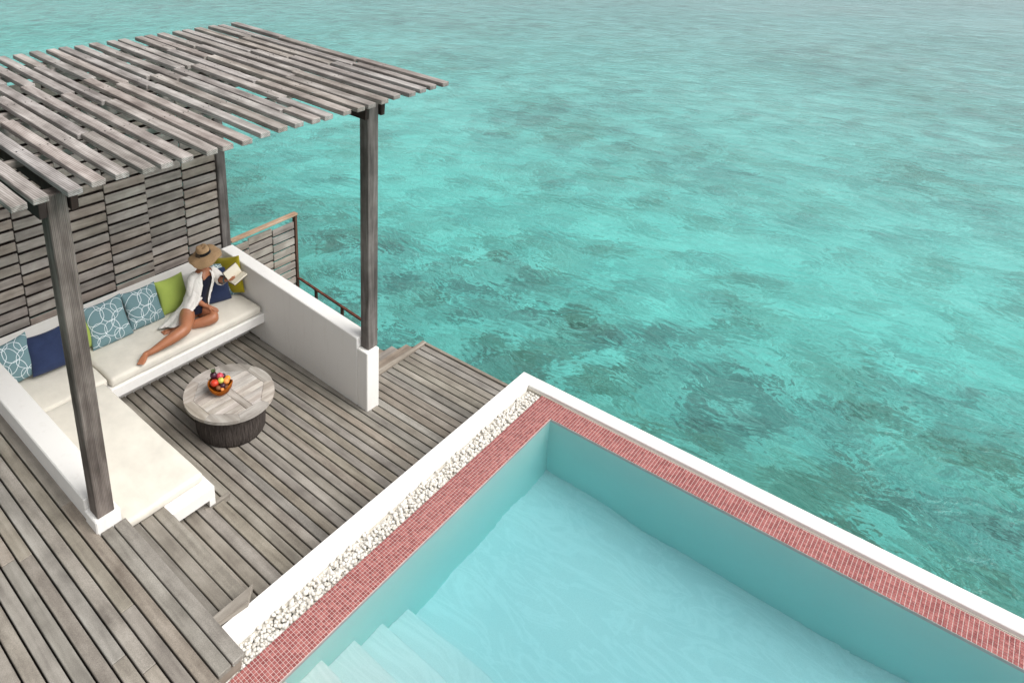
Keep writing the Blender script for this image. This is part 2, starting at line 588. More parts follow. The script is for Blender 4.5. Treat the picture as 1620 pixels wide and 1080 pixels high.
def box(name, x0, x1, y0, y1, z0, z1, mat, parent=None, bev=0.003, zend=None):
    """box with softened edges; zend=(dz at x0, dz at x1) tilts it"""
    c = Vector(((x0 + x1) / 2, (y0 + y1) / 2, (z0 + z1) / 2))
    d0, d1 = zend or (0, 0)
    vs = []
    for x in (x0, x1):
        dz = d0 if x == x0 else d1
        for y in (y0, y1):
            for z in (z0, z1):
                vs.append(Vector((x, y, z + dz)) - c)
    bm = bmesh.new()
    bv = [bm.verts.new(v) for v in vs]
    for f in BOXF:
        bm.faces.new([bv[i] for i in f])
    if bev:
        bmesh.ops.bevel(bm, geom=list(bm.edges), offset=bev, segments=1, affect='EDGES', profile=0.5, clamp_overlap=True)
    return bm_obj(name, bm, mat, parent, c)


def prism(name, poly, z0, z1, mat, parent=None, bev=0.0, ztop=None):
    """vertical prism over a polygon (list of xy); ztop may give a height for each corner"""
    cx = sum(p[0] for p in poly) / len(poly)
    cyy = sum(p[1] for p in poly) / len(poly)
    bm = bmesh.new()
    n = len(poly)
    a = [bm.verts.new((p[0] - cx, p[1] - cyy, 0)) for p in poly]
    b = [bm.verts.new((p[0] - cx, p[1] - cyy, (ztop[i] if ztop else z1) - z0)) for i, p in enumerate(poly)]
    bm.faces.new(a[::-1])
    bm.faces.new(b)
    for i in range(n):
        bm.faces.new((a[i], a[(i + 1) % n], b[(i + 1) % n], b[i]))
    if bev:
        bmesh.ops.bevel(bm, geom=list(bm.edges), offset=bev, segments=1, affect='EDGES', profile=0.5, clamp_overlap=True)
    return bm_obj(name, bm, mat, parent, (cx, cyy, z0))


def soft_box(name, x0, x1, y0, y1, z0, z1, r, puff, mat, parent=None, seed=0):
    hx, hy, hz = (x1 - x0) / 2, (y1 - y0) / 2, (z1 - z0) / 2

    def ticks(h):
        n = max(3, int((2 * (h - r)) / 0.07))
        e = [-h, -h + r * 0.3, -h + r * 0.65]
        mid = [-(h - r) + 2 * (h - r) * i / n for i in range(n + 1)]
        return e + mid + [-a for a in e[::-1]]
    tx, ty, tz = ticks(hx), ticks(hy), [-hz, -hz + r * .3, -hz + r * .65, -hz + r, hz - r, hz - r * .65, hz - r * .3, hz]
    idx = {}
    verts, faces = [], []

    def vid(x, y, z):
        k = (round(x, 5), round(y, 5), round(z, 5))
        if k not in idx:
            inn = Vector((max(-hx + r, min(hx - r, x)), max(-hy + r, min(hy - r, y)), max(-hz + r, min(hz - r, z))))
            d = Vector((x, y, z)) - inn
            p = inn + d.normalized() * r if d.length > 1e-6 else Vector((x, y, z))
            u, w = x / hx, y / hy
            if z > 0:
                p.z += puff * (1 - u ** 4) * (1 - w ** 4)
                p.z += 0.006 * mnoise.noise(Vector((x * 3 + seed, y * 3, 0)))
            p.x += 0.006 * mnoise.noise(Vector((seed, y * 4, z * 4)))
            p.y += 0.006 * mnoise.noise(Vector((x * 4, seed, z * 4)))
            idx[k] = len(verts)
            verts.append(p)
        return idx[k]

    def grid(A, B, fn):
        for i in range(len(A) - 1):
            for j in range(len(B) - 1):
                faces.append((fn(A[i], B[j]), fn(A[i + 1], B[j]), fn(A[i + 1], B[j + 1]), fn(A[i], B[j + 1])))
    for s in (-1, 1):
        grid(tx, ty, lambda a, b: vid(a, b, s * hz))
        grid(tx, tz, lambda a, b: vid(a, s * hy, b))
        grid(ty, tz, lambda a, b: vid(s * hx, a, b))
    return mesh_obj(name, verts, faces, mat, parent, ((x0 + x1) / 2, (y0 + y1) / 2, (z0 + z1) / 2), True)


def lathe(name, prof, mat, parent=None, loc=(0, 0, 0), seg=32, fn=None, smooth=True):
    verts, faces = [], []
    for (r, z) in prof:
        for k in range(seg):
            a = 2 * math.pi * k / seg
            p = Vector((r * math.cos(a), r * math.sin(a), z))
            if fn: p = fn(p, a)
            verts.append(p)
    for i in range(len(prof) - 1):
        for k in range(seg):
            k2 = (k + 1) % seg
            faces.append((i * seg + k, i * seg + k2, (i + 1) * seg + k2, (i + 1) * seg + k))
    if prof[0][0] > 1e-4: faces.append(tuple(range(seg))[::-1])
    if prof[-1][0] > 1e-4: faces.append(tuple((len(prof) - 1) * seg + k for k in range(seg)))
    return mesh_obj(name, verts, faces, mat, parent, loc, smooth)


def bar(name, a, b, w, h, mat, parent=None, bev=0.003):
    """rectangular bar from a to b (origin at its middle)"""
    a, b = Vector(a), Vector(b)
    d = (b - a)
    L = d.length
    q = d.to_track_quat('X', 'Z')
    bm = bmesh.new()
    bv = []
    for x in (-L / 2, L / 2):
        for y in (-w / 2, w / 2):
            for z in (-h / 2, h / 2):
                bv.append(bm.verts.new(q @ Vector((x, y, z))))
    for f in BOXF:
        bm.faces.new([bv[i] for i in f])
    bmesh.ops.bevel(bm, geom=list(bm.edges), offset=bev, segments=1, affect='EDGES', profile=0.5, clamp_overlap=True)
    return bm_obj(name, bm, mat, parent, (a + b) / 2)


# ------------------------------------------------------------------ sea
SEA = -1.5
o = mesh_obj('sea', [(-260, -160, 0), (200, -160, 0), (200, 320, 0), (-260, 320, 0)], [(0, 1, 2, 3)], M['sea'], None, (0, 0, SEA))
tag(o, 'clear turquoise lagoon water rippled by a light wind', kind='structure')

# ------------------------------------------------------------------ decks
GAP = 0.0115


def plank_rows(root, y0, pitch, n, z, xr, joints=True, thick=0.032, mat=None, seed=1):
    r = random.Random(seed)
    for k in range(n):
        ya, yb = y0 + k * pitch + GAP / 2, y0 + (k + 1) * pitch - GAP / 2
        segs = xr(ya, yb)
        for (xa, xb) in segs:
            cuts = [xa]
            if joints:
                x = xa + r.uniform(0.7, 2.6)
                while x < xb - 0.5:
                    cuts.append(x)
                    x += r.uniform(1.6, 2.9)
            cuts.append(xb)
            for a, b in zip(cuts[:-1], cuts[1:]):
                dz = r.uniform(-0.0015, 0.0015)
                o = box('plank', a + 0.0012, b - 0.0012, ya + r.uniform(0, .001), yb - r.uniform(0, .001), z - thick + dz, z + dz, mat or M['deck'], root, 0.004)


# lounge deck, sunk below the pool and the upper deck
lower = box('lower_deck', -6.3, -2.74, 2.0, 4.13, -0.2, -0.06, M['joist'], None, 0)
tag(lower, 'sunken lounge deck of weathered grey planks between sofa and pool', kind='structure')


def low_x(ya, yb):
    if ya > 4.12: return [(-4.045, -2.7)]
    if yb > 4.0 and ya < 4.12: return [(-5.7, -2.7)]
    return [(-5.75, -2.7)]


plank_rows(lower, 2.330, 0.0888, 32, 0.0, low_x, joints=False, seed=3)
o = box('edge_board', -4.10, -4.048, 4.14, 5.215, -0.03, 0.014, M['deck_y'], lower, 0.004)
o = box('edge_board', -4.046, -2.7, 5.176, 5.215, -0.05, 0.012, M['deck'], lower, 0.004)
box('joist', -4.04, -2.74, 4.131, 5.17, -0.2, -0.061, M['joist'], lower, 0)
# the partly hidden posts that carry the deck out of the water
for (x, y) in [(-3.9, 5.1), (-5.6, 4.4), (-2.9, 5.1), (-4.2, 2.6)]:
    lathe('stilt', [(0.11, -2.0), (0.11, 1.2)], M['darkwood'], lower, (x, y, -1.45), 16)

# two treads climbing to the upper deck
s1 = box('deck_step', -3.72, -2.74, 1.93, 2.31, -0.058, 0.14, M['joist'], None, 0)
tag(s1, 'low wooden step between the lounge deck and the higher step', kind='structure')
plank_rows(s1, 1.900, 0.1075, 4, 0.17, lambda a, b: [(-3.95 if a < 2.15 else -3.735, -2.7)], False, seed=8)
box('riser_board', -3.74, -2.7, 2.316, 2.329, 0.0, 0.135, M['deck'], s1, 0.002)
box('edge_board', -3.772, -3.742, 2.165, 2.395, 0.115, 0.175, M['deck_y'], s1, 0.003)
s2 = box('deck_step', -3.80, -2.74, 1.58, 1.89, 0.0, 0.325, M['joist'], None, 0)
tag(s2, 'upper wooden step level with the sofa seat', kind='structure')
ys = [1.569, 1.688, 1.791, 1.897]
for ya, yb in zip(ys[:-1], ys[1:]):
    box('plank', -3.88, -2.735, ya + 0.005, yb - 0.004, 0.323, 0.355, M['deck'], s2, 0.004)
box('riser_board', -3.7, -2.735, 1.888, 1.9, 0.17, 0.32, M['deck'], s2, 0.002)
# mitred board end resting on the white coping
prism('edge_board', [(-2.775, 1.572), (-2.725, 1.572), (-2.70, 1.79), (-2.775, 1.885)], 0.452, 0.495, M['deck_y'], s2, 0.002)

upper = box('upper_deck', -8.2, -2.47, -1.4, 1.55, 0.36, 0.49, M['joist'], None, 0)
tag(upper, 'raised deck of wide weathered planks beside the pool corner', kind='structure')


def up_x(ya, yb):
    if yb > 1.38: return [(-3.765, -2.43)]
    return [(-8.0, -1.9)]


plank_rows(upper, 1.567 - 0.0935 * 30, 0.0935, 28, 0.55, up_x, True, seed=12)
for k in (28, 29):
    ya = 1.567 - 0.0935 * (30 - k)
    box('plank', -3.765 + 0.0, -2.428, ya + 0.005, ya + 0.0935 - 0.004, 0.518, 0.551, M['deck'], upper, 0.004)
box('fascia_board', -2.462, -2.448, 1.385, 1.545, 0.425, 0.515, M['deck_y'], upper, 0.002)
box('fascia_board', -3.76, -2.47, 1.553, 1.566, 0.356, 0.516, M['deck'], upper, 0.002)
box('fascia_board', -2.44, -1.9, 1.372, 1.382, 0.42, 0.516, M['deck'], upper, 0.002)

# ------------------------------------------------------------------ built-in sofa of white masonry
sofa = thing('built_in_sofa', (-5.6, 2.6, 0), 'white masonry corner sofa base with low back wall on the sunken deck', 'sofa')
box('seat_slab', -6.1, -5.33, 2.256, 4.02, 0.25, 0.358, M['white'], sofa, 0.006)
poly = [(-6.1, 1.57), (-3.86, 1.57), (-3.86, 1.885), (-3.728, 1.885), (-3.728, 2.254), (-6.1, 2.254)]
prism('seat_slab', poly, 0.25, 0.357, M['white'], sofa, 0.004)
box('slab_lip', -3.79, -3.729, 2.20, 2.253, 0.19, 0.249, M['white'], sofa, 0.003)
box('seat_base', -6.1, -5.62, 2.10, 4.02, -0.02, 0.249, M['white'], sofa, 0.004)
box('seat_base', -5.62, -3.95, 1.60, 2.09, -0.02, 0.248, M['white'], sofa, 0.004)
box('back_wall', -6.32, -6.105, 1.37, 4.16, 0.0, 0.72, M['white'], sofa, 0.008)
box('arm_wall', -6.104, -3.935, 1.370, 1.569, 0.02, 0.721, M['white'], sofa, 0.008)
box('post_plinth', -3.933, -3.768, 1.362, 1.542, 0.30, 0.647, M['white'], sofa, 0.008)

lw = thing('low_wall', (-5, 4.1, 0), 'thin white wall closing the right end of the sofa', 'wall')
# wall runs a touch askew; its top falls gently to the notch that takes the post
pr = [(-6.10, 4.046), (-3.892, 3.972), (-3.886, 4.128), (-6.094, 4.202)]
bm = bmesh.new()
c0 = Vector((-5, 4.1, 0))
zt = [0.853, 0.738, 0.738, 0.853]
a = [bm.verts.new(Vector((p[0], p[1], -0.3)) - c0) for p in pr]
b = [bm.verts.new(Vector((p[0], p[1], z)) - c0) for p, z in zip(pr, zt)]
bm.faces.new(a[::-1]); bm.faces.new(b)
for i in range(4): bm.faces.new((a[i], a[(i + 1) % 4], b[(i + 1) % 4], b[i]))
bmesh.ops.bevel(bm, geom=list(bm.edges), offset=0.007, segments=1, affect='EDGES', profile=0.5)
bm_obj('wall_panel', bm, M['white'], lw, c0)
prism('end_pier', [(-3.889, 3.9715), (-3.758, 3.967), (-3.752, 4.124), (-3.883, 4.1285)], -0.3, 0.637, M['white'], lw, 0.006)

# ------------------------------------------------------------------ sofa cushions
o = soft_box('seat_cushion', -6.09, -5.345, 2.275, 4.0, 0.359, 0.452, 0.032, 0.014, M['seat'], None, 1)
tag(o, 'long cream seat cushion the woman sits on', 'cushion')
o = soft_box('seat_cushion', -6.09, -5.39, 1.575, 2.268, 0.359, 0.442, 0.032, 0.014, M['seat'], None, 5)
tag(o, 'square cream seat cushion in the corner of the sofa under the navy pillow', 'cushion')
o = soft_box('seat_cushion', -5.383, -3.82, 1.578, 2.225, 0.358, 0.438, 0.03, 0.012, M['seat'], None, 9)
tag(o, 'cream cushion of the empty sofa arm nearest the steps', 'cushion')


def pillow(bottom, top, wdir, size, mat, label, thick=0.075, seed=0, group='scatter pillows on the sofa'):
    """bottom, top: middles of the lower and upper edge; wdir: direction of the width"""
    bottom, top, wdir = Vector(bottom), Vector(top), Vector(wdir).normalized()
    up = (top - bottom).normalized()
    wdir = (wdir - up * wdir.dot(up)).normalized()
    nrm = wdir.cross(up)
    n = 18
    verts, faces = [], []
    for side in (1, -1):
        base = len(verts)
        for i in range(n + 1):
            for j in range(n + 1):
                u, w = 2 * i / n - 1, 2 * j / n - 1
                u, w = math.sin(u * math.pi / 2), math.sin(w * math.pi / 2)
                x = size / 2 * u * (1 - 0.085 * (1 - w * w) * abs(u))
                z = size / 2 * w * (1 - 0.085 * (1 - u * u) * abs(w))
                th = thick * max(0, (1 - u * u)) ** 0.42 * max(0, (1 - w * w)) ** 0.42
                th *= 1 + 0.13 * mnoise.noise(Vector((u * 2.1 + seed, w * 2.1, side * 3)))
                ed = max(abs(u), abs(w))
                th += 0.006 * mnoise.noise(Vector((u * 6 + seed, w * 6, side))) * (1 - ed)
                z -= 0.02 * (1 - w) * (1 - u * u) * 0.5
                verts.append(Vector((x, side * th, z)))
        for i in range(n):
            for j in range(n):
                q = [base + i * (n + 1) + j, base + (i + 1) * (n + 1) + j, base + (i + 1) * (n + 1) + j + 1, base + i * (n + 1) + j + 1]
                faces.append(tuple(q if side > 0 else q[::-1]))
    me = bpy.data.meshes.new('pillow')
    me.from_pydata([tuple(v) for v in verts], [], faces)
    bm = bmesh.new(); bm.from_mesh(me)
    bmesh.ops.remove_doubles(bm, verts=bm.verts, dist=0.0006)
    bmesh.ops.recalc_face_normals(bm, faces=bm.faces)
    bm.to_mesh(me); bm.free()
    me.materials.append(mat)
    for p in me.polygons: p.use_smooth = True
    o = bpy.data.objects.new('pillow', me)
    m = Matrix((wdir, nrm, up)).transposed().to_4x4()
    m.translation = (bottom + top) / 2
    o.matrix_world = m
    COL.objects.link(o)
    return tag(o, label, 'pillow', group)


Y = (0, 1, 0)
pillow((-5.90, 1.71, .47), (-6.07, 1.66, .82), (0.25, 1, 0.12), .38, M['teal'], 'teal pillow with white rings tucked in the corner by the left arm wall', seed=1)
pillow((-5.80, 1.955, .475), (-6.03, 1.975, .82), (-0.1, 1, 0.20), .36, M['navy'], 'plain navy pillow left of the front wooden post', seed=2)
pillow((-5.92, 2.315, .47), (-6.07, 2.33, .80), (-.45, 1, 0), .33, M['green'], 'lime green pillow half hidden behind the front wooden post', seed=3)
pillow((-5.86, 2.575, .465), (-6.06, 2.575, .84), (0.06, 1, 0.03), .42, M['teal'], 'teal ring-patterned pillow just right of the front wooden post', seed=4)
pillow((-5.88, 2.965, .465), (-6.06, 2.975, .83), (0, 1, 0), .39, M['teal'], 'teal ring-patterned pillow touching the lime pillow beside the woman', seed=5)
pillow((-5.92, 3.32, .465), (-6.06, 3.33, .80), (-.1, 1, -.06), .36, M['green'], 'lime green pillow behind the back of the woman', seed=6)
pillow((-5.74, 3.70, .47), (-5.90, 3.76, .78), (0.15, 1, 0.05), .36, M['navy'], 'navy pillow under the elbow of the woman', seed=7)
pillow((-5.80, 3.84, .47), (-5.93, 3.91, .79), (0.6, 1, 0), .37, M['teal'], 'teal ring-patterned pillow squeezed between navy and mustard pillows', 0.05, seed=8)
pillow((-5.80, 3.925, .475), (-5.92, 3.965, .84), (1, 0.28, 0.05), .41, M['olive'], 'mustard pillow leaning on the white end wall', 0.07, seed=9)

# ------------------------------------------------------------------ privacy screen behind the sofa
XF = -6.36
scr = thing('privacy_screen', (XF, 2.6, 0), 'tall screen of horizontal grey slats behind the sofa', 'fence')
div = [0.22, 0.667, 1.115, 1.563, 2.010, 2.457, 2.905, 3.357, 3.80, 4.235]
rs = random.Random(5)
for p in range(len(div) - 1):
    a, b = div[p], div[p + 1]
    off = (0.0, 0.028, -0.02, 0.036, 0.010, 0.045, -0.004, 0.03, 0.0)[p]
    xo = 0.012 if p % 2 else 0.0
    z = 0.66 + off
    while z < 2.98:
        o = bar('slat', (XF - xo - 0.012, a + 0.003, z + 0.045 + rs.uniform(-.002, .002)), (XF - xo - 0.012, b - 0.003, z + 0.045 + rs.uniform(-.002, .002)), 0.022, 0.084, M['screen'], scr, 0.003)
        bar('back_slat', (XF - 0.10, a, z - 0.030), (XF - 0.10, b, z - 0.030), 0.02, 0.075, M['darkwood'], scr, 0.002)
        z += 0.1135
    box('batten', XF - 0.08, XF - 0.038, b - 0.028, b + 0.012, 0.4, 3.02, M['darkwood'], scr, 0.002)
for y0 in (4.238,):
    box('post', XF - 0.09, XF + 0.025, y0, y0 + 0.115, -1.9, 3.06, M['post'], scr, 0.005)
box('base_rail', XF - 0.035, XF + 0.03, 0.2, 4.235, 0.60, 0.655, M['screen'], scr, 0.003)

# lower screen carrying on past the sofa, with a pale top rail and a rusty post
ls = thing('low_screen', (XF, 4.9, 0), 'low slatted screen with pale top rail and rusty end post above the sea', 'fence')
bar('top_rail', (XF - 0.01, 4.36, 0.735), (XF - 0.01, 5.40, 0.762), 0.075, 0.03, M['rail'], ls, 0.004)
dv = [4.36, 4.63, 5.0, 5.355]
for p in range(3):
    z = 0.63 - (0.03, 0.0, 0.02)[p]
    while z > -1.3:
        bar('slat', (XF - 0.012 - (p % 2) * 0.01, dv[p] + .003, z), (XF - 0.012 - (p % 2) * 0.01, dv[p + 1] - .003, z + 0.004), 0.022, 0.088, M['screen'], ls, 0.003)
        bar('back_slat', (XF - 0.09, dv[p], z - 0.065), (XF - 0.09, dv[p + 1], z - 0.065), 0.02, 0.075, M['darkwood'], ls, 0.002)
        z -= 0.1135
    box('batten', XF - 0.07, XF - 0.036, dv[p + 1] - 0.03, dv[p + 1], -1.4, 0.63, M['darkwood'], ls, 0.002)
box('end_post', XF - 0.045, XF + 0.012, 5.362, 5.398, -1.9, 0.742, M['rust'], ls, 0.003)

# rusty handrail by the sea stairs
hr = thing('handrail', (-5.7, 5.37, -0.2), 'thin rusty handrail along the water behind the white wall', 'handrail')
bar('rail', (-6.34, 5.375, -0.155), (-4.95, 5.375, -0.315), 0.03, 0.022, M['rust'], hr, 0.003)
bar('rail', (-6.34, 5.41, -0.175), (-4.95, 5.41, -0.335), 0.018, 0.018, M['rust'], hr, 0.003)
for x, z in ((-6.0, -0.22), (-5.52, -0.27), (-5.0, -0.33)):
    box('baluster', x - 0.018, x + 0.018, 5.36, 5.39, -1.7, z + 0.02, M['rust'], hr, 0.002)

# wooden stairs down to the water
st = thing('sea_stairs', (-4.4, 4.7, -0.4), 'grey wooden stairs dropping from the deck edge to the sea', 'stairs')
x, z = -4.105, -0.01
for k in range(7):
    z -= 0.125
    tr = thing('tread', (x - 0.115, 4.7, z))
    tr.parent = st
    tr.location = Vector(tr.location) - Vector((-4.4, 4.7, -0.4))
    box('board', x - 0.112, x + 0.005, 4.16, 5.20, z - 0.03, z, M['deck_y'], tr, 0.004)
    box('board', x - 0.222, x - 0.118, 4.16, 5.20, z - 0.03, z, M['deck_y'], tr, 0.004)
    x -= 0.212
sv = [(-4.10, -0.06), (-5.62, -0.96), (-5.62, -1.2), (-4.10, -0.32)]
for yy in (5.205, 4.13):
    mesh_obj('stringer', [(x, yy, z) for x, z in sv] + [(x, yy + 0.035, z) for x, z in sv],
             [(0, 1, 2, 3), (7, 6, 5, 4), (0, 4, 5, 1), (1, 5, 6, 2), (2, 6, 7, 3), (3, 7, 4, 0)], M['darkwood'], st, (0, 0, 0))

# ------------------------------------------------------------------ pergola
pg = thing('pergola', (-5, 3, 0), 'pergola of weathered grey boards on tall posts above the sofa', 'pergola')
XB, XFr, ZB, ZF = -6.65, -3.63, 3.24, 3.04


def roofz(x): return ZF + (ZB - ZF) * (x - XFr) / (XB - XFr)


box('post', -3.888, -3.787, 4.016, 4.142, 0.632, 2.975, M['post'], pg, 0.006)
box('post', -3.902, -3.785, 1.388, 1.508, 0.645, 2.975, M['post'], pg, 0.006)
for yb in (4.016 - 0.058, 4.142 + 0.006, 1.388 - 0.058, 1.508 + 0.006):
    bar('beam', (-6.5, yb + 0.026, roofz(-6.5) - 0.155), (-3.765, yb + 0.026, roofz(-3.765) - 0.145), 0.045, 0.10, M['darkwood'], pg, 0.003)
for xp in (-4.35, -5.25, -6.15):
    bar('purlin', (xp, -0.4, roofz(xp) - 0.075), (xp, 4.8, roofz(xp) - 0.075), 0.045, 0.045, M['roof_y'], pg, 0.003)
for xp in (-5.02, -6.42):
    bar('purlin', (xp, -0.4, roofz(xp) - 0.10), (xp, 4.4, roofz(xp) - 0.10), 0.06, 0.09, M['roof_y'], pg, 0.003)
rp = random.Random(21)
W2, H2, PIT = 0.086, 0.038, 0.1513
slope = math.atan2(ZF - ZB, XFr - XB)
for k in range(36):
    yfar = 4.85 - k * PIT
    s = 0.030
    side = rp.choice((0, 1))
    nj = 2
    cuts = [XB + rp.uniform(-.012, .012)]
    j1 = rp.uniform(-6.2, -5.2)
    j2 = j1 + rp.uniform(1.0, 1.45)
    cuts += [j1, j2, XFr + rp.uniform(-.018, .018)]
    if rp.random() < 0.5:
        cuts = [cuts[0], rp.uniform(-5.7, -4.5), cuts[-1]]
    for i in range(len(cuts) - 1):
        yc = yfar - W2 / 2 - (s if (i + side) % 2 else 0.0) + 0.012 + rp.uniform(-.004, .004)
        a, b = cuts[i], cuts[i + 1] - 0.002
        lift = rp.uniform(-.0025, .0025)
        tw = rp.uniform(-.004, .004)
        o = bar('slat', (a, yc - tw, roofz(a) - H2 / 2 + lift), (b, yc + tw, roofz(b) - H2 / 2 + lift), W2, H2, M['roof'], pg, 0.0035)
        # nail heads where the board crosses a purlin
        for xp in (-4.35, -5.25, -6.15):
            if a + 0.05 < xp < b - 0.05:
                for dy in (-0.02, 0.022):
                    lathe('nail', [(0.0055, 0), (0.0055, 0.003)], M['hole'], o, (xp + rp.uniform(-.012, .012), yc + dy, roofz(xp) + lift - 0.001), 6)

# ------------------------------------------------------------------ pool
pool = thing('swimming_pool', (-0.5, 3, 0), 'raised plunge pool edged with rose mosaic and a white coping', 'swimming pool')
XW, YW, YN, XE = -2.240, 4.600, 1.42, 4.2
WL = 0.414


def quadbox(name, x0, x1, y0, y1, z0, z1, mat, parent, bev=0.0):
    return box(name, x0, x1, y0, y1, z0, z1, mat, parent, bev)


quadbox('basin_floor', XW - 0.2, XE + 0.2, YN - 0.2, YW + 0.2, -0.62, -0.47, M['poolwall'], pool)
quadbox('basin_wall', XW - 0.19, XW, YN - 0.2, YW - 0.0005, -0.469, 0.398, M['poolside'], pool)
quadbox('basin_wall', XW - 0.19, XE + 0.2, YW + 0.0, YW + 0.215, -0.469, 0.399, M['poolside'], pool)
quadbox('basin_wall', XE, XE + 0.2, YN - 0.2, YW, -0.469, 0.398, M['poolside'], pool)
quadbox('basin_wall', XW, XE, YN - 0.2, YN, -0.469, 0.398, M['poolside'], pool)
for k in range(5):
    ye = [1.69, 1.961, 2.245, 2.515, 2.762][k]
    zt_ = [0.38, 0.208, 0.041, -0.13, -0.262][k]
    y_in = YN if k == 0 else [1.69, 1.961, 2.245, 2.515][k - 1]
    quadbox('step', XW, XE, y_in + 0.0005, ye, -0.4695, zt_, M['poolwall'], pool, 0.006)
# coping
quadbox('coping', -2.720, -2.592, 1.0, 4.962, -0.9, 0.45, M['coping'], pool, 0.006)
quadbox('coping', -2.591, XE + 0.4, 4.826, 4.961, -0.9, 0.4505, M['coping'], pool, 0.006)
quadbox('coping_joint', -2.5915, XE + 0.3, 4.812, 4.8255, 0.2, 0.421, M['mortar'], pool, 0.0)
quadbox('channel_bed', -2.5918, -2.4455, 1.0, 4.811, 0.2, 0.362, M['channel'], pool, 0.0)
quadbox('channel_ledge', -2.5885, -2.570, 1.0, 4.811, 0.366, 0.388, M['mortar'], pool, 0.0)
quadbox('tile_bed', -2.4449, XW + 0.0015, 1.0, 4.811, 0.38, 0.4165, M['grout'], pool, 0.0)
quadbox('tile_bed', XW + 0.002, XE + 0.3, YW - 0.0015, 4.811, 0.38, 0.4165, M['grout'], pool, 0.0)


def mosaic(x0, x1, y0, y1, z, parent):
    P, g = 0.0228, 0.0031
    nx, ny = int(round((x1 - x0) / P)), int(round((y1 - y0) / P))
    verts, faces = [], []
    r = random.Random(3)
    for i in range(nx):
        for j in range(ny):
            a, b = x0 + i * P + g / 2, x0 + (i + 1) * P - g / 2
            c, d = y0 + j * P + g / 2, y0 + (j + 1) * P - g / 2
            h = z + r.uniform(-.0004, .0004)
            n = len(verts)
            e = 0.0012
            verts += [(a, c, z - .003), (b, c, z - .003), (b, d, z - .003), (a, d, z - .003),
                      (a + e, c + e, h), (b - e, c + e, h), (b - e, d - e, h), (a + e, d - e, h)]
            faces += [(n + 4, n + 5, n + 6, n + 7)] + [(n + q, n + (q + 1) % 4, n + 4 + (q + 1) % 4, n + 4 + q) for q in range(4)]
    o = mesh_obj('mosaic_tiles', verts, faces, M['tile'], parent, (0, 0, 0))
    o['kind'] = 'stuff'
    return o


mosaic(-2.4455, -2.2403, 4.811 - 0.0228 * 162, 4.811, 0.4195, pool)
mosaic(-2.2403, 4.3, YW, 4.8052, 0.4195, pool)

# white pebbles in the overflow channel
verts, faces = [], []
ico = bmesh.new()
bmesh.ops.create_icosphere(ico, subdivisions=2, radius=1.0)
iv = [v.co.copy() for v in ico.verts]
iff = [tuple(v.index for v in f.verts) for f in ico.faces]
ico.free()
rk = random.Random(11)
y = 1.45
cnt = 0
while y < 4.80:
    for layer in range(2):
        for x in [-2.577 + 0.0175 * i for i in range(8)]:
            px = x + rk.uniform(-.008, .008)
            if layer == 0 and x < -2.565 and mnoise.noise(Vector((y * 2.3, 0, 4))) > 0.1: continue
            if layer == 1 and (rk.random() < 0.45 or px < -2.55 and rk.random() < .6): continue
            r0 = rk.uniform(0.0088, 0.0155)
            s = Vector((r0 * rk.uniform(.85, 1.25), r0 * rk.uniform(.85, 1.3), r0 * rk.uniform(.6, .85)))
            q = Matrix.Rotation(rk.uniform(0, 6.28), 3, 'Z') @ Matrix.Rotation(rk.uniform(-.5, .5), 3, 'X')
            c = Vector((min(-2.462, max(-2.577, px)), min(4.792, y + rk.uniform(-.01, .01)), 0.382 + layer * 0.018 + rk.uniform(0, .006)))
            base = len(verts)
            off = rk.uniform(0, 99)
            for p in iv:
                dd = 1 + 0.28 * mnoise.noise(p * 1.1 + Vector((off, 0, 0)))
                verts.append(c + q @ Vector((p.x * s.x, p.y * s.y, p.z * s.z)) * dd)
            faces += [tuple(base + i for i in f) for f in iff]
    y += 0.017
o = mesh_obj('pebbles', verts, faces, M['pebble'], None, (0, 0, 0), True)
tag(o, 'loose white pebbles filling the overflow channel between coping and mosaic', 'pebbles', kind='stuff')

# the water: a closed body a hair inside the walls
wv = []
o = box('pool_water', XW - 0.0015, XE + 0.0012, YN - 0.0012, YW + 0.0015, -0.478, WL, M['poolwater'], pool, 0.0)

# ------------------------------------------------------------------ coffee table
TX, TY, TZ, TR = -4.555, 2.992, 0.352, 0.408
tb = thing('coffee_table', (TX, TY, 0), 'round weathered teak table on a dark woven drum base', 'table')


def base_fn(p, a):
    k = 1 + 0.01 * mnoise.noise(Vector((math.cos(a) * 9, math.sin(a) * 9, p.z * 3))) + 0.006 * mnoise.noise(Vector((math.cos(a) * 40, math.sin(a) * 40, p.z * 5)))
    return Vector((p.x * k, p.y * k, p.z))


